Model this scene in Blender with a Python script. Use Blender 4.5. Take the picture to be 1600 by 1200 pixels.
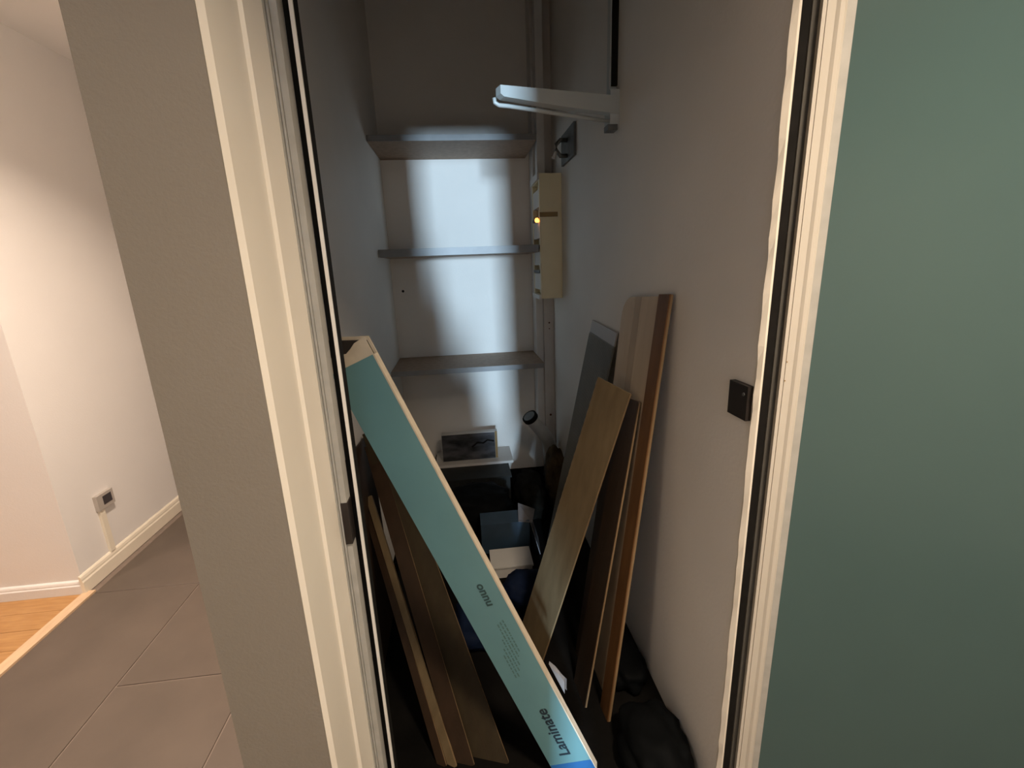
import bpy, bmesh, math, random
from mathutils import Vector, Matrix, noise

for o in list(bpy.data.objects):
    bpy.data.objects.remove(o)
scene = bpy.context.scene
COL = scene.collection

# ------------------------------------------------------------------ camera
cam_data = bpy.data.cameras.new('camera')
cam_data.sensor_fit = 'HORIZONTAL'
cam_data.sensor_width = 36.0
cam_data.lens = 16.065
cam_data.clip_start = 0.02
cam = bpy.data.objects.new('camera', cam_data)
COL.objects.link(cam)
RT = Vector((0.9927430, -0.1145848, -0.0364931))
DN = Vector((-0.0638409, -0.2450021, -0.9674184))
FW = Vector((0.1019105, 0.9627275, -0.2505393))
cam.matrix_world = Matrix(((RT.x, -DN.x, -FW.x, 0.0),
                           (RT.y, -DN.y, -FW.y, 0.0),
                           (RT.z, -DN.z, -FW.z, 1.5),
                           (0, 0, 0, 1)))
scene.camera = cam

# ------------------------------------------------------------------ world, light, exposure
world = bpy.data.worlds.new('world')
world.use_nodes = True
world.node_tree.nodes['Background'].inputs[0].default_value = (0.6, 0.7, 0.8, 1)
world.node_tree.nodes['Background'].inputs[1].default_value = 0.0
scene.world = world
vs = scene.view_settings
vs.view_transform = 'Standard'
vs.look = 'None'
vs.exposure = 0.0
vs.gamma = 1.0
vs.use_curve_mapping = False


def area_light(name, loc, target, sx, sy, power, color, spread=180):
    d = bpy.data.lights.new(name, 'AREA')
    d.shape = 'RECTANGLE'
    d.size, d.size_y = sx, sy
    d.energy = power
    d.color = color
    d.spread = math.radians(spread)
    o = bpy.data.objects.new(name, d)
    COL.objects.link(o)
    o.location = loc
    v = Vector(target) - Vector(loc)
    o.rotation_euler = v.to_track_quat('-Z', 'Y').to_euler()
    return o


def spot_light(name, loc, target, power, color, size, blend=0.8, radius=0.04):
    d = bpy.data.lights.new(name, 'SPOT')
    d.energy = power
    d.color = color
    d.spot_size = math.radians(size)
    d.spot_blend = blend
    d.shadow_soft_size = radius
    o = bpy.data.objects.new(name, d)
    COL.objects.link(o)
    o.location = loc
    v = Vector(target) - Vector(loc)
    o.rotation_euler = v.to_track_quat('-Z', 'Y').to_euler()
    return o


# daylight of the narrow window in the room behind the camera
area_light('window_daylight', (0.045, -4.93, 1.72), (0.045, 3, 1.72), 0.16, 0.60, 660, (0.57, 0.79, 1.0))
# hall ceiling lamp in front of the closet
area_light('hall_lamp_light', (0.72, -0.04, 2.585), (0.72, -0.04, 0.0), 0.30, 0.30, 36, (1.0, 0.81, 0.61), 124)
area_light('right_wall_fill_light', (-1.0, -0.1, 2.585), (-1.0, -0.1, 0.0), 0.16, 0.16, 9, (1.0, 0.82, 0.64), 118)  # added warm fill that brightens the closet's right wall
# corridor downlights on the left
area_light('corridor_lamp_light', (-0.95, 1.75, 2.585), (-0.95, 1.75, 0.0), 0.16, 0.16, 38, (1.0, 0.80, 0.64), 132)
area_light('living_lamp_light', (-2.9, 0.9, 2.585), (-2.9, 0.9, 0.0), 0.30, 0.30, 38, (1.0, 0.80, 0.66))

# ------------------------------------------------------------------ materials
def mat(name, color, rough=0.6, metal=0.0, var=0.0, scale=8.0, bump=0.0, bscale=120.0,
        stretch=None, color2=None, spec=0.5, emit=None, estr=0.0, trans=0.0, coat=0.0):
    m = bpy.data.materials.new(name)
    m.use_nodes = True
    nt = m.node_tree
    N, L = nt.nodes, nt.links
    b = N['Principled BSDF']
    b.inputs['Base Color'].default_value = (*color, 1)
    b.inputs['Roughness'].default_value = rough
    b.inputs['Metallic'].default_value = metal
    b.inputs['Specular IOR Level'].default_value = spec
    b.inputs['Transmission Weight'].default_value = trans
    b.inputs['Coat Weight'].default_value = coat
    if emit:
        b.inputs['Emission Color'].default_value = (*emit, 1)
        b.inputs['Emission Strength'].default_value = estr
    tc = N.new('ShaderNodeTexCoord')
    mp = N.new('ShaderNodeMapping')
    if stretch:
        mp.inputs['Scale'].default_value = stretch
    L.new(tc.outputs['Object'], mp.inputs['Vector'])
    if var > 0 or color2:
        nz = N.new('ShaderNodeTexNoise')
        nz.inputs['Scale'].default_value = scale
        nz.inputs['Detail'].default_value = 5
        L.new(mp.outputs['Vector'], nz.inputs['Vector'])
        rp = N.new('ShaderNodeValToRGB')
        c2 = color2 if color2 else tuple(max(0, c * (1 - var)) for c in color)
        c1 = color if color2 else tuple(min(1, c * (1 + var * 0.5)) for c in color)
        rp.color_ramp.elements[0].position = 0.32
        rp.color_ramp.elements[1].position = 0.68
        rp.color_ramp.elements[0].color = (*c2, 1)
        rp.color_ramp.elements[1].color = (*c1, 1)
        L.new(nz.outputs['Fac'], rp.inputs['Fac'])
        L.new(rp.outputs['Color'], b.inputs['Base Color'])
    if bump > 0:
        nb = N.new('ShaderNodeTexNoise')
        nb.inputs['Scale'].default_value = bscale
        nb.inputs['Detail'].default_value = 4
        L.new(mp.outputs['Vector'], nb.inputs['Vector'])
        bp = N.new('ShaderNodeBump')
        bp.inputs['Strength'].default_value = bump
        bp.inputs['Distance'].default_value = 0.004
        L.new(nb.outputs['Fac'], bp.inputs['Height'])
        L.new(bp.outputs['Normal'], b.inputs['Normal'])
    return m


M = {}
M['wall'] = mat('white_wall_paint', (0.76, 0.74, 0.72), 0.75, var=0.03, scale=2, bump=0.12, bscale=150)
M['closet_wall'] = mat('closet_wall_paint', (0.79, 0.755, 0.705), 0.62, var=0.06, scale=1.6, bump=0.15, bscale=90)
M['pillar'] = mat('pillar_beige_grey', (0.225, 0.200, 0.166), 0.6, var=0.03, scale=3, bump=0.15, bscale=220)  # darker, greyer base colour than the other walls
M['ceiling'] = mat('ceiling_paint', (0.92, 0.90, 0.88), 0.85, var=0.02, scale=2)
M['trim'] = mat('ivory_gloss_paint', (0.82, 0.76, 0.66), 0.28, var=0.03, scale=6, bump=0.03, bscale=60)
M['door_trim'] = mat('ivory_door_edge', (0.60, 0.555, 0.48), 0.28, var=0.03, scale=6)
M['seal'] = mat('grey_seal', (0.42, 0.41, 0.38), 0.5, var=0.1, scale=30)
M['seal_dark'] = mat('dark_grey_seal', (0.085, 0.08, 0.07), 0.6, var=0.1, scale=30, spec=0.2)
M['slot'] = mat('black_rubber', (0.012, 0.011, 0.010), 0.8, var=0.2, scale=40, spec=0.1)
M['thin'] = mat('white_plastic_strip', (0.78, 0.76, 0.72), 0.3, var=0.02)
M['skirt'] = mat('cream_skirting', (0.80, 0.74, 0.62), 0.3, var=0.03, scale=8)
M['tile'] = mat('taupe_tile', (0.108, 0.085, 0.068), 0.42, var=0.16, scale=3.5, bump=0.05, bscale=60)
M['grout'] = mat('pale_grout', (0.22, 0.175, 0.145), 0.85, var=0.1, scale=40)
M['floorwood'] = mat('honey_oak', (0.47, 0.26, 0.095), 0.35, scale=5, color2=(0.38, 0.19, 0.065), stretch=(2.0, 14, 14))
M['threshold'] = mat('pale_oak_threshold', (0.66, 0.47, 0.30), 0.4, var=0.1, scale=6, stretch=(10, 2, 10))
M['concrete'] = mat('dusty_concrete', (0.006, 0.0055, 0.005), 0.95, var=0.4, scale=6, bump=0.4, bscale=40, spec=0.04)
M['shelf'] = mat('raw_chipboard', (0.34, 0.235, 0.16), 0.6, var=0.18, scale=40, bump=0.1, bscale=200)
M['edge'] = mat('grey_edge_band', (0.24, 0.245, 0.25), 0.4, var=0.08, scale=20)
M['whitemetal'] = mat('white_enamel_metal', (0.50, 0.53, 0.52), 0.35, var=0.03, scale=10)
M['greymetal'] = mat('dull_grey_metal', (0.16, 0.165, 0.16), 0.45, 0.6, var=0.2, scale=20)
M['cover'] = mat('painted_pipe_cover', (0.58, 0.54, 0.50), 0.6, color2=(0.52, 0.47, 0.42), scale=6, bump=0.2, bscale=60)
M['trunk'] = mat('white_trunking', (0.68, 0.66, 0.63), 0.45, var=0.05, scale=10)
M['rust'] = mat('rust', (0.10, 0.04, 0.025), 0.9, var=0.3, scale=60)
M['fuse'] = mat('yellowed_plastic', (0.82, 0.72, 0.48), 0.42, var=0.05, scale=8)
M['fuse_in'] = mat('white_breaker_plastic', (0.66, 0.64, 0.60), 0.4, var=0.03)
M['toggle'] = mat('dark_toggle', (0.03, 0.035, 0.05), 0.4, var=0.1)
M['fuse_slot'] = mat('brown_recess', (0.30, 0.19, 0.07), 0.6, var=0.1)
M['orange'] = mat('orange_neon_lamp', (0.9, 0.3, 0.05), 0.4, emit=(1.0, 0.30, 0.05), estr=6.0)
M['carton'] = mat('teal_carton', (0.135, 0.285, 0.31), 0.38, var=0.06, scale=7, bump=0.05, bscale=25)
M['carton_edge'] = mat('cream_cardboard', (0.62, 0.54, 0.42), 0.7, var=0.12, scale=25, bump=0.1)
M['carton_band'] = mat('deep_blue_print', (0.03, 0.13, 0.33), 0.4, var=0.05)
M['ink'] = mat('dark_ink', (0.015, 0.03, 0.045), 0.6, var=0.1)
M['ink_mid'] = mat('worn_ink', (0.035, 0.08, 0.085), 0.6, var=0.1)
M['ink_faint'] = mat('faint_ink', (0.085, 0.175, 0.17), 0.6, var=0.1)
M['dark_hole'] = mat('dark_carton_inside', (0.02, 0.015, 0.012), 0.9, var=0.2)
M['wrap'] = mat('white_plastic_wrap', (0.24, 0.24, 0.25), 0.45, var=0.05, bump=0.3, bscale=30)


def wood(name, c1, c2, rough=0.5):
    return mat(name, c1, rough, color2=c2, scale=3.2, stretch=(9, 9, 0.8), bump=0.12, bscale=22, spec=0.25)


M['beige_board'] = wood('beige_board', (0.52, 0.41, 0.285), (0.46, 0.36, 0.245))
M['beige_stripe'] = wood('dark_board_stripe', (0.40, 0.31, 0.21), (0.36, 0.275, 0.185))
M['orange_board'] = wood('orange_pine', (0.135, 0.062, 0.022), (0.09, 0.04, 0.014))
M['brown_board'] = wood('brown_laminate', (0.06, 0.036, 0.019), (0.045, 0.027, 0.014))
M['dark_board'] = wood('dark_laminate', (0.036, 0.020, 0.011), (0.026, 0.015, 0.008))
M['olive_board'] = wood('olive_laminate', (0.16, 0.116, 0.064), (0.125, 0.09, 0.049))
M['left_board'] = wood('left_laminate', (0.036, 0.026, 0.013), (0.026, 0.018, 0.009))
M['board_core'] = wood('fibre_core', (0.24, 0.16, 0.085), (0.19, 0.125, 0.065))
M['ribbed'] = mat('grey_ribbed_plastic', (0.15, 0.145, 0.125), 0.55, var=0.1, scale=12)
M['ribtop'] = mat('pale_grey_edge', (0.40, 0.39, 0.39), 0.55, var=0.05)
M['pvc'] = mat('grey_pvc', (0.42, 0.42, 0.40), 0.4, var=0.1, scale=14)
M['blackbag'] = mat('black_plastic_bag', (0.0035, 0.004, 0.0045), 0.65, var=0.3, scale=14, bump=0.35, bscale=18, spec=0.04)
M['bluebag'] = mat('navy_plastic_bag', (0.008, 0.014, 0.035), 0.6, var=0.3, scale=14, bump=0.35, bscale=18, spec=0.04)
M['brownbag'] = mat('brown_sacking', (0.085, 0.06, 0.035), 0.85, var=0.45, scale=14, bump=0.5, bscale=50, spec=0.04)
M['darkcloth'] = mat('dark_rags', (0.011, 0.010, 0.008), 0.9, var=0.4, scale=16, bump=0.6, bscale=40, spec=0.04)
M['crate'] = mat('black_crate_plastic', (0.014, 0.016, 0.015), 0.6, var=0.3, scale=20)
M['navycarton'] = mat('navy_carton', (0.025, 0.05, 0.08), 0.55, var=0.2, scale=10)
M['greycarton'] = mat('grey_carton', (0.16, 0.15, 0.155), 0.6, var=0.15, scale=10)
M['whitecard'] = mat('white_cardboard', (0.62, 0.60, 0.57), 0.55, var=0.06, scale=8)
M['photo'] = mat('printed_photo', (0.10, 0.10, 0.11), 0.35, color2=(0.006, 0.008, 0.010), scale=9, stretch=(1, 1, 2.5))
M['room'] = mat('far_room_paint', (0.45, 0.46, 0.48), 0.9, var=0.02)
M['hinge'] = mat('dark_bronze', (0.035, 0.028, 0.025), 0.45, 0.5, var=0.2, scale=30)
M['lampring'] = mat('lamp_ring', (0.8, 0.8, 0.8), 0.3, var=0.02)
M['lampglow'] = mat('lamp_glass', (0.9, 0.9, 0.85), 0.4, emit=(1, 0.82, 0.6), estr=3.0)
M['sockplate'] = mat('grey_socket_plate', (0.50, 0.46, 0.42), 0.4, 0.2, var=0.05)
M['sockhole'] = mat('dark_socket_insert', (0.05, 0.045, 0.05), 0.4, var=0.1)


def glass_mat():
    m = bpy.data.materials.new('frosted_teal_glass')
    m.use_nodes = True
    nt = m.node_tree
    b = nt.nodes['Principled BSDF']
    b.inputs['Base Color'].default_value = (0.14, 0.235, 0.225, 1)
    b.inputs['Roughness'].default_value = 0.20
    b.inputs['IOR'].default_value = 1.5
    b.inputs['Transmission Weight'].default_value = 0.25
    b.inputs['Specular IOR Level'].default_value = 0.3
    tc = nt.nodes.new('ShaderNodeTexCoord')
    nz = nt.nodes.new('ShaderNodeTexNoise')
    nz.inputs['Scale'].default_value = 5
    nt.links.new(tc.outputs['Object'], nz.inputs['Vector'])
    rp = nt.nodes.new('ShaderNodeValToRGB')
    rp.color_ramp.elements[0].color = (0.082, 0.140, 0.140, 1)
    rp.color_ramp.elements[1].color = (0.092, 0.154, 0.150, 1)
    nt.links.new(nz.outputs['Fac'], rp.inputs['Fac'])
    nt.links.new(rp.outputs['Color'], b.inputs['Base Color'])
    return m


M['glass'] = glass_mat()

# ------------------------------------------------------------------ helpers
def link(name, me, m, parent=None):
    o = bpy.data.objects.new(name, me)
    COL.objects.link(o)
    if m is not None:
        me.materials.clear()
        me.materials.append(m)
    if parent is not None:
        o.parent = parent
    return o


def obj(name, bm, m, parent=None, smooth=False, bevel=0.0, segs=2):
    if bevel > 0:
        es = [e for e in bm.edges if len(e.link_faces) == 2 and e.calc_face_angle(0) > 0.6]
        bmesh.ops.bevel(bm, geom=es, offset=bevel, segments=segs, affect='EDGES', profile=0.5, clamp_overlap=True)
    bmesh.ops.recalc_face_normals(bm, faces=bm.faces)
    me = bpy.data.meshes.new(name)
    bm.to_mesh(me)
    bm.free()
    if smooth:
        for p in me.polygons:
            p.use_smooth = True
    return link(name, me, m, parent)


def empty(name, loc):
    o = bpy.data.objects.new(name, None)
    o.empty_display_size = 0.1
    COL.objects.link(o)
    o.location = loc
    return o


def tag(o, label=None, cat=None, group=None, kind=None):
    if label:
        o['label'] = label
    if cat:
        o['category'] = cat
    if group:
        o['group'] = group
    if kind:
        o['kind'] = kind
    return o


def part_fix(root):
    """children are modelled in world coordinates: shift them to their thing's origin"""
    bpy.context.view_layer.update()
    for ch in root.children:
        ch.matrix_parent_inverse = root.matrix_world.inverted()


def box(bm, x0, x1, y0, y1, z0, z1):
    vs_ = [bm.verts.new((x, y, z)) for x in (x0, x1) for y in (y0, y1) for z in (z0, z1)]
    for f in ((0, 1, 3, 2), (4, 6, 7, 5), (0, 4, 5, 1), (2, 3, 7, 6), (0, 2, 6, 4), (1, 5, 7, 3)):
        bm.faces.new([vs_[i] for i in f])
    return bm


def bx(*a):
    return box(bmesh.new(), *a)


def obox(bm, o, u, v, w):
    """box from corner o along three edge vectors"""
    o, u, v, w = Vector(o), Vector(u), Vector(v), Vector(w)
    vs_ = [bm.verts.new(o + a * u + b * v + c * w) for a in (0, 1) for b in (0, 1) for c in (0, 1)]
    for f in ((0, 1, 3, 2), (4, 6, 7, 5), (0, 4, 5, 1), (2, 3, 7, 6), (0, 2, 6, 4), (1, 5, 7, 3)):
        bm.faces.new([vs_[i] for i in f])
    return bm


def prism(bm, pts, z0, z1):
    lo = [bm.verts.new((p[0], p[1], z0)) for p in pts]
    hi = [bm.verts.new((p[0], p[1], z1)) for p in pts]
    n = len(pts)
    bm.faces.new(lo[::-1])
    bm.faces.new(hi)
    for i in range(n):
        bm.faces.new((lo[i], lo[(i + 1) % n], hi[(i + 1) % n], hi[i]))
    return bm


def extrude_poly(bm, pts, d):
    """closed 3-D polygon thickened along d"""
    d = Vector(d)
    a = [bm.verts.new(Vector(p)) for p in pts]
    b = [bm.verts.new(Vector(p) + d) for p in pts]
    n = len(pts)
    bm.faces.new(a[::-1])
    bm.faces.new(b)
    for i in range(n):
        bm.faces.new((a[i], a[(i + 1) % n], b[(i + 1) % n], b[i]))
    return bm


def tube(bm, path, r, seg=14, cap=True, radii=None):
    path = [Vector(p) for p in path]
    rings = []
    up = Vector((0, 0, 1))
    for i, p in enumerate(path):
        t = (path[min(i + 1, len(path) - 1)] - path[max(i - 1, 0)]).normalized()
        a = t.cross(up)
        if a.length < 1e-3:
            a = t.cross(Vector((1, 0, 0)))
        a.normalize()
        b = t.cross(a).normalized()
        rr = radii[i] if radii else r
        rings.append([bm.verts.new(p + rr * (math.cos(k * 2 * math.pi / seg) * a + math.sin(k * 2 * math.pi / seg) * b)) for k in range(seg)])
    for i in range(len(rings) - 1):
        for k in range(seg):
            bm.faces.new((rings[i][k], rings[i][(k + 1) % seg], rings[i + 1][(k + 1) % seg], rings[i + 1][k]))
    if cap:
        bm.faces.new(rings[0][::-1])
        bm.faces.new(rings[-1])
    return bm


def disc(bm, c, nrm, r, h, seg=16):
    c, nrm = Vector(c), Vector(nrm).normalized()
    return tube(bm, [c, c + nrm * h], r, seg)


def bag(name, c, size, m, seed, zmin=0.0, amp=0.22, freq=2.2, parent=None, sub=4):
    """crumpled soft heap"""
    bm = bmesh.new()
    bmesh.ops.create_icosphere(bm, subdivisions=sub, radius=1.0)
    off = Vector((seed * 3.1, seed * 1.7, seed * 0.9))
    for v in bm.verts:
        p = v.co.copy()
        d = 1 + amp * noise.noise(p * freq + off) + amp * 0.6 * (1 - abs(noise.noise(p * freq * 2.3 + off)) * 2) * 0.5 \
            + amp * 0.35 * abs(noise.noise(p * freq * 5 + off))
        q = p * d
        sx = Vector((math.copysign(abs(q.x) ** 0.8, q.x), math.copysign(abs(q.y) ** 0.8, q.y), math.copysign(abs(q.z) ** 0.85, q.z)))
        z = c[2] + sx.z * size[2]
        v.co = (c[0] + sx.x * size[0], c[1] + sx.y * size[1], max(z, zmin))
    return obj(name, bm, m, parent, smooth=True)


# ------------------------------------------------------------------ the setting
XW = 0.62      # right wall of the closet
XL = -0.44     # left wall of the closet
YB = 3.20      # back wall of the closet
ZC = 2.63      # hall ceiling

floor = obj('floor', bx(-1.95, 2.4, -1.3, 6.0, -0.08, -0.004), M['grout'])
tag(floor, 'taupe tiled floor of the hall and corridor', 'floor', kind='structure')
tile_mesh = {}
def tile(x0, x1, y0, y1):
    g = 0.003
    w, l = round(x1 - x0 - 2 * g, 4), round(y1 - y0 - 2 * g, 4)
    if (w, l) not in tile_mesh:
        bm = box(bmesh.new(), 0, w, 0, l, -0.006, 0.0)
        es = [e for e in bm.edges if all(v.co.z > -0.001 for v in e.verts)]
        bmesh.ops.bevel(bm, geom=es, offset=0.0012, segments=1, affect='EDGES')
        bmesh.ops.recalc_face_normals(bm, faces=bm.faces)
        me = bpy.data.meshes.new('tile')
        bm.to_mesh(me)
        bm.free()
        me.materials.append(M['tile'])
        tile_mesh[(w, l)] = me
    o = bpy.data.objects.new('tile', tile_mesh[(w, l)])
    COL.objects.link(o)
    o.parent = floor
    o.location = (x0 + g, y0 + g, 0.0)
xs = [-1.90, -1.40, -0.90, -0.40, 0.10, 0.60, 1.10, 1.60, 2.10]
for i in range(len(xs) - 1):
    y = -1.3 - (0.6 if i % 2 == 0 else 0.0) + (-0.1 if i % 2 else 0.0)
    ys = []
    start = 1.57 - 1.2 * 3 if i % 2 else 0.97 - 1.2 * 2
    y = start
    while y < 6.0:
        a, b_ = max(y, -1.0), min(y + 1.2, 6.0)
        if xs[i + 1] > -0.3:
            b_ = min(b_, 0.86)
        if b_ - a > 0.05:
            tile(xs[i], xs[i + 1], a, b_)
        y += 1.2

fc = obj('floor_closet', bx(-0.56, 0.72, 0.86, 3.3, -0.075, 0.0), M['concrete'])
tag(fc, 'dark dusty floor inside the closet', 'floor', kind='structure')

fl = obj('floor_living', bx(-5.0, -1.95, -1.3, 2.3, -0.08, -0.012), M['grout'])
tag(fl, 'honey coloured wooden floor of the room at left', 'floor', kind='structure')
random.seed(4)
y = 2.185
row = 0
while y > 0.5:
    x = -1.953
    ln = 0.55 + 0.5 * random.random()
    while x > -4.2:
        bm = box(bmesh.new(), x - ln + 0.0006, x - 0.0006, y - 0.118, y - 0.0008, -0.012, 0.0 + random.uniform(-0.0004, 0.0004))
        obj('plank', bm, M['floorwood'], fl)
        x -= ln
        ln = 1.1
    y -= 0.119
    row += 1
th = obj('trim_1', bx(-1.953, -1.902, -1.0, 2.19, -0.01, 0.006), M['threshold'], bevel=0.002)
tag(th, 'pale threshold strip between wooden floor and tiles', 'threshold', kind='structure')

tag(obj('ceiling', box(bx(-5.0, 2.4, -1.3, 0.93, ZC, ZC + 0.1), -5.0, -0.5, 0.93, 6.0, ZC, ZC + 0.1), M['ceiling']), 'white ceiling of the hall at far left', 'ceiling', kind='structure')
wl = obj('wall_left', bx(-5.0, -1.95, 2.19, 6.0, -0.08, ZC + 0.05), M['wall'], bevel=0.004)
tag(wl, 'white corridor wall at left, warmly lit, with a socket', 'wall', kind='structure')
tag(obj('wall_end', bx(-2.0, -0.4, 5.9, 6.05, -0.08, ZC + 0.05), M['wall']), 'far end wall of the corridor', 'wall', kind='structure')
tag(obj('wall_living', bx(-5.1, -5.0, -1.3, 2.3, -0.08, ZC + 0.05), M['wall']), 'far wall of the room at left', 'wall', kind='structure')

# partition pillar with its front face (beige) and the closet's left wall
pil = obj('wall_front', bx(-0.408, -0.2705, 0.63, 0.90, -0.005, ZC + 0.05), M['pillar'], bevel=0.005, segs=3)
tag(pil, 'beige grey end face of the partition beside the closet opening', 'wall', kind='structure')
bm = box(bmesh.new(), -0.52, XL, 0.86, 6.0, -0.08, 3.6)
tag(obj('wall_closet_left', bm, M['closet_wall']), 'left wall inside the closet, in shadow', 'wall', kind='structure')
tag(obj('wall_closet_return', bx(XL, -0.275, 0.88, 0.955, -0.02, 3.5), M['closet_wall']), 'short return wall behind the left door jamb', 'wall', kind='structure')
wb = obj('wall_closet_back', bx(-0.6, 0.85, YB, YB + 0.1, -0.08, 3.6), M['closet_wall'])
tag(wb, 'back wall of the closet with a bright patch of daylight', 'wall', kind='structure')
obj('dowel_hole', disc(bmesh.new(), (-0.375, YB - 0.001, 1.36), (0, 1, 0), 0.009, 0.004, 10), M['slot'], wb)
wr = obj('wall_closet_right', bx(XW, XW + 0.1, 0.885, 3.3, -0.08, 3.6), M['closet_wall'])
tag(wr, 'right wall inside the closet, lit from the hall', 'wall', kind='structure')
tag(obj('ceiling_closet', bx(-0.6, 0.85, 0.8, 3.3, 3.5, 3.6), M['ceiling']), 'high ceiling inside the closet', 'ceiling', kind='structure')
tag(obj('wall_lintel', bx(-0.52, 2.4, 0.90, 1.0, 2.14, 3.6), M['wall']), 'wall above the closet opening', 'wall', kind='structure')
tag(obj('wall_front_right', bx(XW + 0.10, 2.4, 0.90, 1.0, -0.08, 2.14), M['wall']), 'hall wall behind the open glass door', 'wall', kind='structure')
tag(obj('wall_right', bx(2.3, 2.4, -1.3, 1.0, -0.08, ZC + 0.05), M['wall']), 'right wall of the hall, out of frame', 'wall', kind='structure')
# unseen wall behind the camera; added doorway with stepped edges to shape the daylight beam
bm = bmesh.new()
extrude_poly(bm, [(-5.0, -1.0, -0.08), (0.158, -1.0, -0.08), (0.158, -1.0, 0.97), (0.078, -1.0, 1.10), (0.060, -1.0, 1.32),
                  (-0.020, -1.0, 1.40), (-0.035, -1.0, 1.60), (-0.075, -1.0, 1.64), (-0.075, -1.0, 2.25), (0.165, -1.0, 2.25), (0.175, -1.0, 0.98), (0.228, -1.0, 0.92),
                  (0.228, -1.0, -0.08), (2.4, -1.0, -0.08), (2.4, -1.0, ZC + 0.05), (-5.0, -1.0, ZC + 0.05)], (0, -0.05, 0))
tag(obj('wall_back_beam_mask', bm, M['wall']), 'unseen hall wall with an added doorway stepped to shape the daylight', 'wall', kind='structure')
bm = bmesh.new()
box(bm, -1.6, 1.6, -5.1, -5.0, -0.08, 2.6)
box(bm, -1.7, -1.6, -5.1, -1.05, -0.08, 2.6)
box(bm, 1.6, 1.7, -5.1, -1.05, -0.08, 2.6)
box(bm, -1.7, 1.7, -5.1, -1.05, 2.6, 2.7)
box(bm, -1.7, 1.7, -5.1, -1.05, -0.18, -0.08)
tag(obj('wall_far_room', bm, M['room']), 'walls of the room behind the camera that holds the window', 'wall', kind='structure')
win = empty('window_1', (0.045, -5.0, 1.7))
bm = bmesh.new()
for a in ((-0.09, -0.045, 1.35, 2.09), (0.135, 0.18, 1.35, 2.09)):
    box(bm, a[0], a[1], -5.0, -4.95, a[2], a[3])
box(bm, -0.09, 0.18, -5.0, -4.95, 2.05, 2.09)
box(bm, -0.09, 0.18, -5.0, -4.95, 1.35, 1.39)
obj('window_frame', bm, M['trim'], win)
part_fix(win)
tag(win, 'small window of the room behind the camera', 'window', kind='structure')

# skirting of the corridor wall: profile swept along y, and a return along the room's wall
bm = bmesh.new()
pr = [(0.0, 0.0), (0.017, 0.0), (0.017, 0.062), (0.013, 0.070), (0.013, 0.078), (0.010, 0.090), (0.004, 0.097), (0.0, 0.097)]
extrude_poly(bm, [(-1.95 + a, 2.173, b_) for a, b_ in pr], (0, 3.7, 0))
bl = obj('baseboard_left', bm, M['skirt'])
tag(bl, 'cream moulded skirting board along the corridor wall', 'skirting board', kind='structure')
bm = bmesh.new()
extrude_poly(bm, [(-5.0, 2.19 - a, b_ * 0.72) for a, b_ in pr], (3.05, 0, 0))
tag(obj('baseboard_front', bm, M['wall']), 'pale skirting board above the wooden floor', 'skirting board', kind='structure')

# ------------------------------------------------------------------ door frame
HT = 2.14
df = empty('trim_2', (0.2, 0.85, 0))
bm = prism(bmesh.new(), [(-0.2705, 0.633), (-0.264, 0.640), (-0.262, 0.733), (-0.257, 0.737), (-0.252, 0.798), (-0.2545, 0.802),
                         (-0.30, 0.802), (-0.30, 0.66), (-0.30, 0.64)], 0, HT + 0.2)
tag(obj('jamb_liner', bm, M['trim'], df, bevel=0.0015), 'ivory glossy left jamb liner')
def vbox(n, x0, x1, y0, y1, m, lab=None, z0=0.0, z1=HT, bv=0.0):
    o = obj(n, bx(x0, x1, y0, y1, z0, z1), m, df, bevel=bv)
    if lab:
        o['label'] = lab
    return o
vbox('jamb_strip', -0.2565, -0.2515, 0.803, 0.84, M['seal'], 'grey grooved strip of the left jamb', bv=0.001)
vbox('jamb_strip', -0.2505, -0.2475, 0.808, 0.84, M['seal'], bv=0.0008)
vbox('jamb_strip', -0.2468, -0.2365, 0.812, 0.84, M['seal'], bv=0.001)
vbox('slot_lining', -0.2365, -0.2245, 0.842, 0.875, M['slot'], 'black slot of the left jamb')
vbox('seal_lip', -0.2243, -0.2185, 0.829, 0.833, M['thin'], 'thin white lip of the left jamb', bv=0.0008)
vbox('seal_web', -0.2243, -0.2225, 0.833, 0.875, M['slot'])
# right jamb
bm = bmesh.new()
random.seed(9)
n = 60
A, B = [], []
for i in range(n + 1):                       # ragged plaster bead at the end of the right wall
    z = HT * i / n
    r = random.uniform(-0.0022, 0.0016)
    A.append(bm.verts.new((0.6135 + r, 0.8785, z)))
    B.append([bm.verts.new((0.6195, 0.8690, z)), bm.verts.new((0.6245, 0.8695, z)), bm.verts.new((0.626, 0.890, z)), bm.verts.new((0.619, 0.890, z))])
for i in range(n):
    ring0 = [A[i]] + B[i]
    ring1 = [A[i + 1]] + B[i + 1]
    for k in range(5):
        bm.faces.new((ring0[k], ring0[(k + 1) % 5], ring1[(k + 1) % 5], ring1[k]))
tag(obj('plaster_bead', bm, M['trim'], df), 'ragged cream plaster bead of the right jamb')
vbox('slot_lining', 0.6262, 0.648, 0.8775, 0.90, M['slot'], 'black slot of the right jamb')
vbox('jamb_strip', 0.648, 0.662, 0.874, 0.90, M['seal_dark'], 'dark grey strip of the right jamb', bv=0.001)
vbox('jamb_post', 0.662, 0.73, 0.878, 0.90, M['trim'])
vbox('jamb_head', -0.27, 0.73, 0.82, 0.90, M['trim'], None, HT - 0.04, HT)
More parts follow.
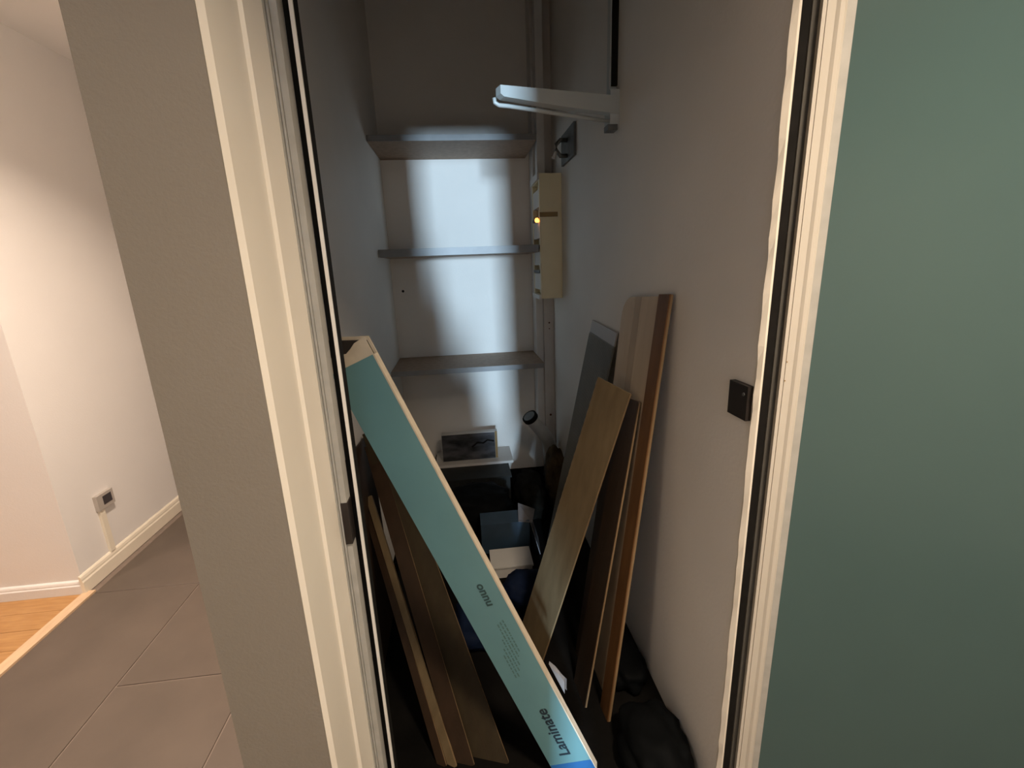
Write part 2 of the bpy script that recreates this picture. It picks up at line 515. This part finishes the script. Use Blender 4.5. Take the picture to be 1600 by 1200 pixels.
# bronze keeper on the left strip and black keeper plate on the right wall
k1 = obj('strike_plate', bx(-0.2475, -0.2345, 0.8085, 0.838, 0.992, 1.078), M['hinge'], df, bevel=0.002)
tag(k1, 'dark bronze strike plate on the left jamb')
part_fix(df)
tag(df, 'ivory door frame around the closet opening with black slots', 'door frame', kind='structure')
kp = empty('latch_keeper', (0.6195, 0.92, 1.19))
bm = bx(0.606, 0.6195, 0.889, 0.958, 1.150, 1.228)
obj('plate', bm, M['hinge'], kp, bevel=0.003)
obj('screw', disc(bmesh.new(), (0.606, 0.902, 1.208), (-1, 0, 0), 0.004, 0.002, 10), M['greymetal'], kp)
part_fix(kp)
tag(kp, 'black latch keeper plate on the right wall beside the door frame', 'latch plate')

# ------------------------------------------------------------------ frosted glass door, swung open
door = empty('door_1', (0.655, 0.86, 0.01))
U = Vector((0.93, -0.3675, 0)).normalized()
NF = Vector((-0.3675, -0.93, 0)).normalized()      # towards the camera
P0 = Vector((0.655, 0.858, 0.012))
Zv = Vector((0, 0, 2.09))
def slab(n, s0, s1, f0, f1, m, bv=0.0, z0=0.0, z1=2.09, lab=None):
    bm = obox(bmesh.new(), P0 + U * s0 + NF * f0 + Vector((0, 0, z0)), U * (s1 - s0), NF * (f1 - f0), Vector((0, 0, z1 - z0)))
    o = obj(n, bm, m, door, bevel=bv, segs=3)
    if lab:
        o['label'] = lab
    return o
slab('edge_strip', 0.0, 0.0062, -0.038, 0.0, M['door_trim'], 0.001)
slab('edge_groove', 0.0062, 0.0072, -0.038, -0.003, M['fuse_slot'])
slab('stile', 0.0072, 0.021, -0.038, 0.0005, M['door_trim'], 0.001, lab='ivory hinge stile')
bm = bmesh.new()
prof = [(0.021, -0.01), (0.021, 0.001), (0.026, 0.004), (0.033, 0.004), (0.037, 0.001), (0.0385, -0.004), (0.0385, -0.01)]
extrude_poly(bm, [P0 + U * a + NF * b_ for a, b_ in prof], Zv)
obj('bead', bm, M['door_trim'], door, bevel=0.001)
slab('gasket', 0.0385, 0.053, -0.01, -0.004, M['seal'], 0.001, lab='grey glazing gasket')
g = slab('glass_pane', 0.050, 0.80, -0.014, -0.006, M['glass'], 0.0005, lab='frosted teal glass pane')
slab('stile', 0.80, 0.84, -0.038, 0.0005, M['door_trim'], 0.002)
slab('rail', 0.021, 0.82, -0.038, -0.015, M['door_trim'], 0.001, 2.05, 2.09)
slab('rail', 0.021, 0.82, -0.038, -0.015, M['door_trim'], 0.001, 0.0, 0.05)
for zz in (1.275, 1.235):
    obj('screw_hole', disc(bmesh.new(), P0 + U * 0.0085 + Vector((0, 0, zz)), NF, 0.0015, 0.0012, 8), M['fuse_slot'], door)
part_fix(door)
tag(door, 'frosted teal glass door with ivory edge, swung open at right', 'door', kind='structure')

# ------------------------------------------------------------------ socket with cable cover, left wall
sk = empty('wall_socket', (-1.95, 2.43, 0.38))
obj('plate', bx(-1.9505, -1.930, 2.375, 2.487, 0.338, 0.420), M['sockplate'], sk, bevel=0.004)
obj('insert', bx(-1.931, -1.9285, 2.412, 2.470, 0.358, 0.405), M['sockhole'], sk, bevel=0.001)
part_fix(sk)
tag(sk, 'grey wall socket with a dark insert low on the corridor wall', 'socket')
cc = obj('cable_cover', bx(-1.9502, -1.936, 2.383, 2.414, 0.097, 0.339), M['skirt'], bevel=0.003)
tag(cc, 'cream cable cover running from the socket down to the skirting', 'cable cover')

# ------------------------------------------------------------------ shelves
def shelf(z0, z1, label, y0=2.75, x1=0.478):
    r = empty('wall_shelf', (0.0, YB, z0))
    obj('board', bx(XL + 0.002, x1, y0 + 0.004, YB - 0.001, z0, z1), M['shelf'], r, bevel=0.001)
    obj('edge_band', bx(XL + 0.002, x1, y0, y0 + 0.0035, z0, z1), M['edge'], r, bevel=0.0008)
    part_fix(r)
    tag(r, label, 'shelf', 'shelves across the closet back')
shelf(2.170, 2.200, 'top shelf across the closet back, its raw brown underside showing')
shelf(1.572, 1.614, 'middle shelf across the closet back, seen edge-on as a grey band')
shelf(0.875, 0.905, 'lowest shelf across the closet back, its bare brown top showing', x1=0.50)

# ------------------------------------------------------------------ pipe cover, trunking, drain pipe
pc = empty('pipe_cover', (0.57, 3.1, 0.28))
obj('casing', bx(0.553, XW - 0.001, 3.03, YB - 0.001, 0.25, 3.49), M['cover'], pc, bevel=0.004)
obj('side_strip', bx(0.505, 0.552, 3.06, YB - 0.001, 0.30, 3.49), M['trunk'], pc, bevel=0.003)
for zz, rr in ((1.12, 0.006), (0.47, 0.008), (1.08, 0.004)):
    obj('rust_spot', disc(bmesh.new(), (0.588, 3.031, zz), (0, -1, 0), rr, 0.0025, 9), M['rust'], pc)
part_fix(pc)
tag(pc, 'painted pipe casing up the back right corner with rust spots', 'pipe cover')
tr = obj('cable_trunking', bx(0.515, 0.560, 2.955, 3.028, 2.005, 3.49), M['trunk'], bevel=0.003)
tag(tr, 'white cable trunking rising from the top of the fuse box', 'trunking')

dp = empty('drain_pipe', (0.55, 2.95, 0.2))
path = [(0.415, 2.86, 0.520), (0.445, 2.875, 0.475), (0.49, 2.90, 0.41), (0.535, 2.925, 0.345), (0.552, 2.94, 0.29), (0.556, 2.95, 0.22), (0.557, 2.95, 0.05)]
obj('pipe', tube(bmesh.new(), path, 0.045, 18), M['pvc'], dp, smooth=True)
d = (Vector(path[0]) - Vector(path[1])).normalized()
p0 = Vector(path[0])
bm = tube(bmesh.new(), [p0 - d * 0.018, p0 - d * 0.016, p0 + d * 0.010, p0 + d * 0.012], 0.05, 18, True, [0.046, 0.052, 0.053, 0.048])
obj('rubber_collar', bm, M['slot'], dp, smooth=False)
obj('pipe_mouth', disc(bmesh.new(), p0 + d * 0.0121, d, 0.040, 0.001, 18), M['greymetal'], dp)
part_fix(dp)
tag(dp, 'bent grey drain pipe with black rubber collar in the back right corner', 'pipe')

# ------------------------------------------------------------------ fuse box
fb = empty('fuse_box', (XW, 2.95, 1.3))
X0 = 0.490
bm = bmesh.new()
box(bm, X0 + 0.03, XW - 0.0005, 2.762, 3.02, 1.300, 2.000)
box(bm, X0, X0 + 0.03, 2.762, 2.785, 1.300, 2.000)
box(bm, X0, X0 + 0.03, 2.995, 3.02, 1.300, 2.000)
box(bm, X0, X0 + 0.03, 2.785, 2.995, 1.300, 1.325)
box(bm, X0, X0 + 0.03, 2.785, 2.995, 1.965, 2.000)
obj('housing', bm, M['fuse'], fb)
obj('top_frame', bx(X0 - 0.012, X0 - 0.0005, 2.758, 3.024, 1.968, 2.004), M['trunk'], fb, bevel=0.003)
obj('bottom_frame', bx(X0 - 0.012, X0 - 0.0005, 2.758, 3.024, 1.297, 1.322), M['trunk'], fb, bevel=0.003)
obj('side_cover', bx(X0 + 0.004, XW - 0.002, 2.752, 2.761, 1.302, 1.765), M['fuse'], fb, bevel=0.002)
obj('cover_slot', bx(X0 - 0.001, XW - 0.025, 2.756, 2.7615, 1.766, 1.792), M['fuse_slot'], fb)
mod_mesh = tog_mesh = None
for r_, zc in enumerate((1.875, 1.70, 1.545, 1.40)):
    for k in range(6):
        y0 = 2.790 + k * 0.034
        b_ = obj('breaker', bx(X0 + 0.002, X0 + 0.03, y0, y0 + 0.0325, zc - 0.048, zc + 0.048), M['fuse_in'], fb, bevel=0.0015, segs=1)
        if r_ != 0:
            t = obj('toggle', bx(X0 - 0.010, X0 + 0.004, y0 + 0.008, y0 + 0.025, zc + 0.02, zc + 0.045), M['toggle'], b_)
    if r_:
        obj('terminal_strip', bx(X0 - 0.004, X0 + 0.028, 2.788, 2.994, zc + 0.052, zc + 0.068), M['toggle'], fb)
obj('indicator_lamp', disc(bmesh.new(), (X0 - 0.004, 2.80, 1.752), (-1, -0.6, 0), 0.0125, 0.014, 14), M['orange'], fb)['label'] = 'glowing orange indicator lamp'
part_fix(fb)
for ch in fb.children:
    for gch in ch.children:
        gch.matrix_parent_inverse = ch.matrix_world.inverted()
tag(fb, 'yellowed open fuse box with an orange lamp on the right wall', 'fuse box')

# ------------------------------------------------------------------ white bracket arm on the right wall
br = empty('wall_bracket', (XW, 1.83, 2.04))
bm = bmesh.new()
a0, a1 = Vector((0.612, 1.83, 2.030)), Vector((0.163, 1.70, 2.031))
dirv = (a1 - a0)
sv = Vector((0, -0.006, 0))
extrude_poly(bm, [a0 + Vector((0, 0, -0.010)), a0 + Vector((0, 0, 0.048)), a1 + Vector((0, 0, 0.037)), a1 + Vector((0.0, 0, 0.012)), a1 + Vector((0.012, 0.003, 0.004)),
                  a0 + dirv * 0.55 + Vector((0, 0, -0.006))], (0.012, -0.035, 0))
obj('arm', bm, M['whitemetal'], br, bevel=0.003)
c0 = a0 + Vector((0, -0.02, -0.034))
c1 = a1 + Vector((-0.006, -0.018, -0.014))
rodp = [c0, c0.lerp(c1, 0.5), c0.lerp(c1, 0.9), c1 + Vector((0.012, 0, -0.003)), c1 + Vector((0.0, 0, 0.004)), c1 + Vector((-0.002, 0, 0.018))]
obj('lower_lip', tube(bmesh.new(), rodp, 0.0065, 10), M['whitemetal'], br, smooth=True)
obj('web', bx(0.17, 0.6, 1.79, 1.792, 2.0, 2.02), M['greymetal'], br) if False else None
obj('foot', bx(0.585, XW - 0.0005, 1.795, 1.86, 1.975, 2.10), M['whitemetal'], br, bevel=0.004)
obj('upright', bx(0.592, XW - 0.0005, 1.832, 1.862, 2.10, 3.49), M['whitemetal'], br, bevel=0.002)
obj('upright_shadow', bx(0.598, XW - 0.0005, 1.822, 1.8315, 2.12, 3.49), M['slot'], br)  # black strip painting the shadow beside the upright
obj('clamp', bx(0.575, 0.612, 1.79, 1.835, 1.966, 1.985), M['greymetal'], br, bevel=0.003)
part_fix(br)
tag(br, 'white metal bracket arm jutting from the right wall, tip in daylight', 'bracket')

cb = empty('pipe_clamp', (XW, 2.55, 2.05))
obj('back_plate', bx(0.606, XW - 0.0005, 2.42, 2.70, 2.02, 2.17), M['greymetal'], cb, bevel=0.003)
obj('shackle', tube(bmesh.new(), [(0.606, 2.56, 2.12), (0.57, 2.56, 2.12), (0.548, 2.56, 2.10), (0.548, 2.56, 2.07), (0.57, 2.56, 2.045), (0.606, 2.56, 2.045)], 0.011, 10), M['greymetal'], cb, smooth=True)
obj('screw_tip', tube(bmesh.new(), [(0.545, 2.55, 2.062), (0.528, 2.545, 2.032)], 0.009, 10), M['trunk'], cb)
part_fix(cb)
tag(cb, 'small dark grey pipe clamp on the right wall above the fuse box', 'pipe clamp')

# ------------------------------------------------------------------ planks
def plank_geo(T, B, w, thick, ext_top=0.0, ext_bot=0.0, side=None):
    """front-right edge from T (top) to B (bottom); w: towards the other long edge; thickness goes away from the camera"""
    T, B, w = Vector(T), Vector(B), Vector(w)
    ax = (T - B).normalized()
    w = w - ax * w.dot(ax)
    nrm = ax.cross(w).normalized()
    mid = (T + B) * 0.5 + w * 0.5
    if nrm.dot(Vector((0, 0, 1.5)) - mid) > 0:
        nrm = -nrm
    T = T + ax * ext_top
    B = B - ax * ext_bot
    return T, B, w, nrm, ax

def plank(name, T, B, w, thick, m, label, cat='plank', core=None, **k):
    T, B, w, nrm, ax = plank_geo(T, B, w, thick, **k)
    r = empty(name, B)
    h = thick * 0.35
    obj('face', obox(bmesh.new(), B, w, T - B, nrm * h), m, r, bevel=0.0008, segs=1)
    obj('core', obox(bmesh.new(), B + nrm * h + w * 0.004, w * 0.992, (T - B) * 0.9995, nrm * (thick - h)), core or M['board_core'], r, bevel=0.0006, segs=1)
    part_fix(r)
    tag(r, label, cat)
    return r, T, B, w, nrm, ax

# tall beige board with a rounded corner, against the right wall
T, B, w, nrm, ax = plank_geo((0.603, 1.320, 1.395), (0.425, 1.225, 0.004), (-0.010, 0.305, 0), 0.016)
r = empty('shelf_board', B)
wl_, wn = w.length, w.normalized()
def board_poly(s0, s1, rc, off):
    pts = [B + wn * s0, B + wn * s0 + (T - B)]
    if rc > 0:
        for k in range(7):
            t = k / 6 * math.pi / 2
            pts.append(T + wn * (s1 - rc + rc * math.sin(t)) + ax * (-rc + rc * math.cos(t)))
    else:
        pts.append(T + wn * s1)
    pts.append(B + wn * s1)
    return [p + nrm * off for p in pts]
obj('core', extrude_poly(bmesh.new(), board_poly(0, wl_, 0.07, 0.002), nrm * 0.014), M['board_core'], r)
obj('face', extrude_poly(bmesh.new(), board_poly(0.0, wl_ * 0.50, 0, 0.0), nrm * 0.0019), M['beige_board'], r)
tag(obj('face', extrude_poly(bmesh.new(), board_poly(wl_ * 0.505, wl_ * 0.66, 0, 0.0), nrm * 0.0019), M['beige_stripe'], r), 'darker stripe of the board')
obj('face', extrude_poly(bmesh.new(), board_poly(wl_ * 0.665, wl_, 0.07, 0.0), nrm * 0.0019), M['beige_board'], r)
part_fix(r)
tag(r, 'tall beige striped board with a rounded top corner leaning on the right wall', 'board')

plank('orange_plank', (0.598, 1.270, 1.405), (0.402, 1.165, 0.003), (-0.004, 0.064, 0.0), 0.012, M['orange_board'],
      'narrow orange brown plank nearest the door in the right hand stack')
plank('laminate_plank', (0.545, 1.342, 1.065), (0.340, 1.225, 0.003), (-0.008, 0.115, 0), 0.009, M['dark_board'],
      'dark brown plank between the olive one and the orange one at right')
plank('laminate_plank', (0.548, 1.465, 1.02), (0.375, 1.35, 0.003), (-0.006, 0.115, 0), 0.009, M['brown_board'],
      'mid brown plank just behind the dark one in the right hand stack')
plank('laminate_plank', (0.531, 1.382, 1.082), (0.222, 1.425, 0.003), (-0.060, 0.154, 0.025), 0.009, M['olive_board'],
      'front olive brown plank slanting to the left in the right hand stack')

# grey ribbed panel behind the planks
T, B, w, nrm, ax = plank_geo((0.608, 1.74, 1.227), (0.377, 1.786, 0.010), (0.004, 0.357, 0.013), 0.01)
r = empty('ribbed_panel', B)
obj('sheet', obox(bmesh.new(), B, w, (T - B) * 0.955, nrm * 0.005), M['ribbed'], r)
obj('top_edge', obox(bmesh.new(), B + (T - B) * 0.956, w, (T - B) * 0.044, nrm * 0.006), M['ribtop'], r, bevel=0.001)['label'] = 'pale plain top edge'
nr = 30
for k in range(nr):
    bm = obox(bmesh.new(), B + w * ((k + 0.25) / nr) - nrm * 0.003, w * (0.5 / nr), (T - B) * 0.95, nrm * 0.003)
    obj('rib', bm, M['ribbed'], r)
part_fix(r)
tag(r, 'grey ribbed plastic panel leaning behind the right hand planks', 'panel')

# left hand planks, feet towards the door, tops on the left wall
plank('laminate_plank', (-0.300, 1.742, 0.83), (0.059, 1.081, 0.003), (-0.096, 0.005, -0.045), 0.010, M['left_board'],
      'wide olive brown plank with a groove beneath the teal carton', ext_top=0.10)
plank('laminate_plank', (-0.352, 1.742, 0.80), (-0.048, 1.090, 0.003), (-0.052, 0.003, -0.024), 0.008, M['dark_board'],
      'dark reddish plank just left of the wide olive one', ext_top=0.05)
plank('laminate_plank', (-0.394, 1.70, 0.610), (-0.104, 1.093, 0.003), (-0.022, 0.003, -0.014), 0.010, M['olive_board'],
      'pale edged narrow batten at the left of the left hand stack', ext_top=0.03)
plank('laminate_plank', (-0.406, 1.69, 0.57), (-0.135, 1.10, 0.003), (-0.024, 0.003, -0.012), 0.008, M['dark_board'],
      'darkest plank at the far left, nearest the left wall', ext_top=0.0)
plank('dark_panel', (-0.428, 1.50, 0.865), (-0.385, 1.42, 0.003), (0.0, 0.42, 0.0), 0.008, M['dark_board'],  # wide dark panel covering the lower left wall
      'wide dark panel over the left wall behind the planks', 'board', core=M['dark_board'])
# groove of the wide plank
gp = [o for o in bpy.data.objects if o.get('label', '').startswith('wide olive')][0]
T, B, w, nrm, ax = plank_geo((-0.300, 1.742, 0.83), (0.059, 1.081, 0.003), (-0.096, 0.005, -0.045), 0.010)
gg = obj('groove', obox(bmesh.new(), B + w * 0.52 - nrm * 0.0004, w * 0.02, (T - B) * 1.08, nrm * 0.0006), M['dark_board'], gp)
part_fix(gp)

# ------------------------------------------------------------------ teal carton of laminate
CT, CB, CW = Vector((-0.217, 1.129, 1.304)), Vector((0.2565, 1.001, 0.189)), Vector((-0.1155, 0.0376, -0.0537))
T, B, w, nrm, ax = plank_geo(CT, CB, CW, 0.03, ext_bot=0.14)
LEN = (T - B).length
WID = w.length
wn = w.normalized()
TH = 0.022
ct = empty('laminate_carton', B)
def on(s, a, off=0.0):
    """point on the carton's front: s metres below the top along it, a metres from its right edge"""
    return T - ax * s + wn * a - nrm * off
# open shell: front, back, two sides, bottom
bw = 0.003
front_end = LEN
obj('front_panel', obox(bmesh.new(), T, wn * WID, -ax * front_end, nrm * bw), M['carton'], ct, bevel=0.0008, segs=1)
obj('back_panel', extrude_poly(bmesh.new(), [p + nrm * (TH - bw) for p in (on(LEN, 0), on(-0.045, 0), on(-0.098, WID), on(LEN, WID))], nrm * bw), M['carton_edge'], ct)
bm = obox(bmesh.new(), T + nrm * bw, wn * bw, -ax * LEN, nrm * (TH - 2 * bw))
tag(obj('side_panel', bm, M['carton_edge'], ct), 'cream cardboard side')
bm = obox(bmesh.new(), T + nrm * bw + wn * (WID - bw), wn * bw, -ax * LEN, nrm * (TH - 2 * bw))
obj('side_panel', bm, M['carton_edge'], ct)
obj('bottom_panel', obox(bmesh.new(), T - ax * LEN, wn * WID, -ax * bw, nrm * TH), M['carton_edge'], ct)
# torn cream flap at the open top and the dark inside
random.seed(3)
pts = [on(0.0, 0.0), on(0.0, WID)]
for k in range(9):
    t = k / 8
    pts.append(on(-0.030 - 0.012 * t - 0.006 * math.sin(t * 9) + random.uniform(-0.002, 0.002), WID * (1 - t)))
tag(obj('torn_flap', extrude_poly(bmesh.new(), [p - nrm * 0.0005 for p in pts], nrm * 0.002), M['carton_edge'], ct), 'torn cream flap at the open end')
obj('inside', extrude_poly(bmesh.new(), [p + nrm * (bw + 0.002) for p in (on(0.03, 0.007), on(-0.038, 0.007), on(-0.090, WID - 0.004), on(0.03, WID - 0.004))], nrm * (TH - 2 * bw - 0.004)), M['dark_hole'], ct)['label'] = 'dark inside of the carton'
# blue printed band across the lower end
obj('printed_band', obox(bmesh.new(), on(1.320, 0.0015, 0.0008), wn * (WID - 0.003), -ax * (LEN - 0.002 - 1.320), nrm * 0.0012), M['carton_band'], ct)['label'] = 'deep blue band at the foot'
# edge fold line
obj('edge_fold', obox(bmesh.new(), on(0.0, -0.0015, 0.0004), wn * 0.004, -ax * LEN, nrm * 0.003), M['carton_edge'], ct)


def text_on(body, s, a, size, m, name, sx=1.0):
    """text running up along the carton, its start s metres below the top, baseline a metres from the right edge"""
    cu = bpy.data.curves.new(name, 'FONT')
    cu.body = body
    cu.size = size
    cu.extrude = 0.0002
    cu.offset = 0.0009
    cu.resolution_u = 3
    tmp = bpy.data.objects.new(name, cu)
    COL.objects.link(tmp)
    bpy.context.view_layer.update()
    dg = bpy.context.evaluated_depsgraph_get()
    me = bpy.data.meshes.new_from_object(tmp.evaluated_get(dg))
    bpy.data.objects.remove(tmp)
    o0 = on(s, a, 0.0008)
    for v in me.vertices:
        q = o0 + ax * (v.co.x * sx) + wn * v.co.y - nrm * v.co.z
        v.co = q
    me.name = name
    return link(name, me, m, ct)


text_on('Laminate', 1.291, 0.052, 0.049, M['ink'], 'lettering')
text_on('nuuo', 0.748, 0.042, 0.036, M['ink_mid'], 'small_mark', 1.0)
random.seed(12)
for k, (s0, s1) in enumerate(((0.80, 0.91), (0.805, 0.925), (0.81, 0.94), (0.86, 0.96), (0.89, 0.98), (0.91, 0.995))):
    bm = bmesh.new()
    s = s0
    while s < s1:
        ln = random.uniform(0.004, 0.014)
        obox(bm, on(s, 0.036 + 0.010 * k, 0.0006), wn * 0.004, -ax * ln, nrm * 0.0008)
        s += ln + 0.004
    o = obj('print_line', bm, M['ink_faint'], ct)
    o['kind'] = 'stuff'
part_fix(ct)
tag(ct, 'long teal carton lettered Laminate leaning across the closet opening', 'carton')

# white torn wrap standing beside the carton
bm = bmesh.new()
q = [on(1.005, -0.004), on(1.03, -0.010), on(1.05, -0.018), on(1.075, -0.021), on(1.10, -0.010), on(1.115, -0.004)]
base = [p + nrm * 0.036 for p in q]
fold = [p + nrm * (0.046 + 0.006 * (k % 2)) for k, p in enumerate(q)]
va = [bm.verts.new(p) for p in base]
vb = [bm.verts.new(p) for p in fold]
vc = [bm.verts.new(Vector((p.x + 0.010, p.y + 0.02, p.z - 0.03))) for k, p in enumerate(fold)]
for k in range(5):
    bm.faces.new((va[k], va[k + 1], vb[k + 1], vb[k]))
    bm.faces.new((vb[k], vb[k + 1], vc[k + 1], vc[k]))
bm.faces.new(va)
ww = obj('plastic_wrap', bm, M['wrap'])
tag(ww, 'small white scrap of plastic wrap beside the foot of the teal carton', 'plastic wrap')

# ------------------------------------------------------------------ clutter on the closet floor
cr = empty('storage_crate', (0.0, 2.95, 0.0))
bm = bx(-0.235, 0.255, 2.74, 3.17, 0.001, 0.160)
obj('body', bm, M['crate'], cr, bevel=0.012, segs=3)
obj('rim', bx(-0.245, 0.265, 2.73, 3.18, 0.160, 0.172), M['crate'], cr, bevel=0.004)
for k in range(5):
    obj('rib', bx(-0.20 + k * 0.1, -0.185 + k * 0.1, 2.733, 2.7405, 0.02, 0.155), M['crate'], cr)
part_fix(cr)
tag(cr, 'black plastic storage crate on the floor against the closet back wall', 'crate')
bd = obj('white_board', bx(-0.235, 0.30, 2.93, 3.19, 0.1725, 0.190), M['whitecard'], bevel=0.002)
tag(bd, 'pale board lying on the black crate under the printed box', 'board')
ph = empty('printed_box', (0.0, 3.0, 0.19))
obj('body', bx(-0.186, 0.200, 2.995, 3.045, 0.1905, 0.389), M['whitecard'], ph, bevel=0.002)
obj('print', bx(-0.184, 0.182, 2.9915, 2.9945, 0.193, 0.385), M['photo'], ph)['label'] = 'dark printed picture on the front'
obj('side_band', bx(0.183, 0.199, 2.9915, 2.9945, 0.193, 0.390), M['fuse_slot'], ph)
obj('stroke', tube(bmesh.new(), [(0.02, 2.990, 0.288), (0.06, 2.990, 0.318), (0.10, 2.990, 0.312), (0.13, 2.990, 0.332), (0.175, 2.990, 0.322)], 0.006, 6), M['slot'], ph)
part_fix(ph)
tag(ph, 'box with a dark picture printed on it, against the back wall', 'box')

t1 = bag('rubbish_bag', (0.03, 2.48, 0.10), (0.21, 0.17, 0.125), M['blackbag'], 1.0)
tag(t1, 'black rubbish bag in front of the crate at the back', 'bag')
nb = empty('navy_carton', (0.18, 2.28, 0.0))
obj('body', bx(0.035, 0.295, 2.165, 2.29, 0.001, 0.175), M['navycarton'], nb, bevel=0.003)
obj('lid_flap', extrude_poly(bmesh.new(), [(0.235, 2.16, 0.178), (0.31, 2.16, 0.166), (0.345, 2.29, 0.168), (0.25, 2.29, 0.215)], (0, 0, 0.003)), M['greycarton'], nb)['label'] = 'grey open flap'
obj('side_flap', extrude_poly(bmesh.new(), [(0.298, 2.163, 0.17), (0.338, 2.10, 0.01), (0.352, 2.25, 0.01), (0.312, 2.29, 0.17)], (0.003, 0, 0)), M['greycarton'], nb)['label'] = 'grey side flap hanging down'
part_fix(nb)
tag(nb, 'dark navy carton with grey flaps on the closet floor', 'carton')
ws = empty('white_box', (0.2, 2.02, 0.0))
obj('body', bx(0.075, 0.275, 1.955, 2.10, 0.001, 0.055), M['whitecard'], ws, bevel=0.004)
obj('lid', bx(0.070, 0.280, 1.950, 2.105, 0.0555, 0.064), M['whitecard'], ws, bevel=0.003)
part_fix(ws)
tag(ws, 'flat white cardboard box on the floor in front of the navy carton', 'box')
t2 = bag('rubbish_bag', (0.22, 1.80, 0.05), (0.10, 0.085, 0.07), M['bluebag'], 2.3)
tag(t2, 'small dark navy bag in front of the flat white box', 'bag')
t3 = bag('rag_pile', (0.375, 2.66, 0.06), (0.095, 0.22, 0.11), M['darkcloth'], 3.7, amp=0.3, freq=2.6)
tag(t3, 'pile of dark rags at the right of the crate', 'rags')
t4 = bag('brown_sack', (0.545, 2.66, 0.16), (0.065, 0.12, 0.20), M['brownbag'], 4.1, amp=0.22, freq=2.4)
tag(t4, 'slumped brown sack standing in the back right corner', 'sack')
t5 = bag('rubbish_bag', (0.505, 1.03, 0.045), (0.098, 0.125, 0.085), M['blackbag'], 6.2)
tag(t5, 'black rubbish bag along the right wall nearest the door', 'bag')
t7 = bag('rubbish_bag', (0.53, 1.37, 0.03), (0.07, 0.12, 0.05), M['blackbag'], 8.2)
tag(t7, 'low black bag along the right wall behind the plank feet', 'bag')
t6 = bag('rubbish_bag', (0.02, 1.62, 0.06), (0.13, 0.12, 0.07), M['bluebag'], 7.4)
tag(t6, 'dark navy bag on the floor behind the teal carton', 'bag')

# ------------------------------------------------------------------ ceiling lamps and the added fill's fitting (out of frame)
for nm, (x, y), lab in (('downlight', (0.72, -0.04), 'round recessed downlight in the ceiling before the closet'),
                        ('downlight', (-0.95, 1.75), 'round recessed downlight in the corridor ceiling'),
                        ('downlight', (-1.0, -0.1), 'added ceiling fitting for the fill light left of the door'),  # added unseen fitting at the warm fill light
                        ('downlight', (-2.9, 0.9), 'round recessed downlight over the wooden floor')):
    r = empty(nm, (x, y, ZC))
    bm = bmesh.new()
    seg = 28
    rings = []
    for rr, zz in ((0.060, ZC - 0.0005), (0.058, ZC - 0.006), (0.045, ZC - 0.008), (0.040, ZC - 0.001)):
        rings.append([bm.verts.new((x + rr * math.cos(k * 2 * math.pi / seg), y + rr * math.sin(k * 2 * math.pi / seg), zz)) for k in range(seg)])
    for i in range(3):
        for k in range(seg):
            bm.faces.new((rings[i][k], rings[i][(k + 1) % seg], rings[i + 1][(k + 1) % seg], rings[i + 1][k]))
    obj('ring', bm, M['lampring'], r, smooth=True)
    obj('diffuser', disc(bmesh.new(), (x, y, ZC - 0.0005), (0, 0, -1), 0.039, 0.002, 24), M['lampglow'], r)
    part_fix(r)
    tag(r, lab, 'lamp')
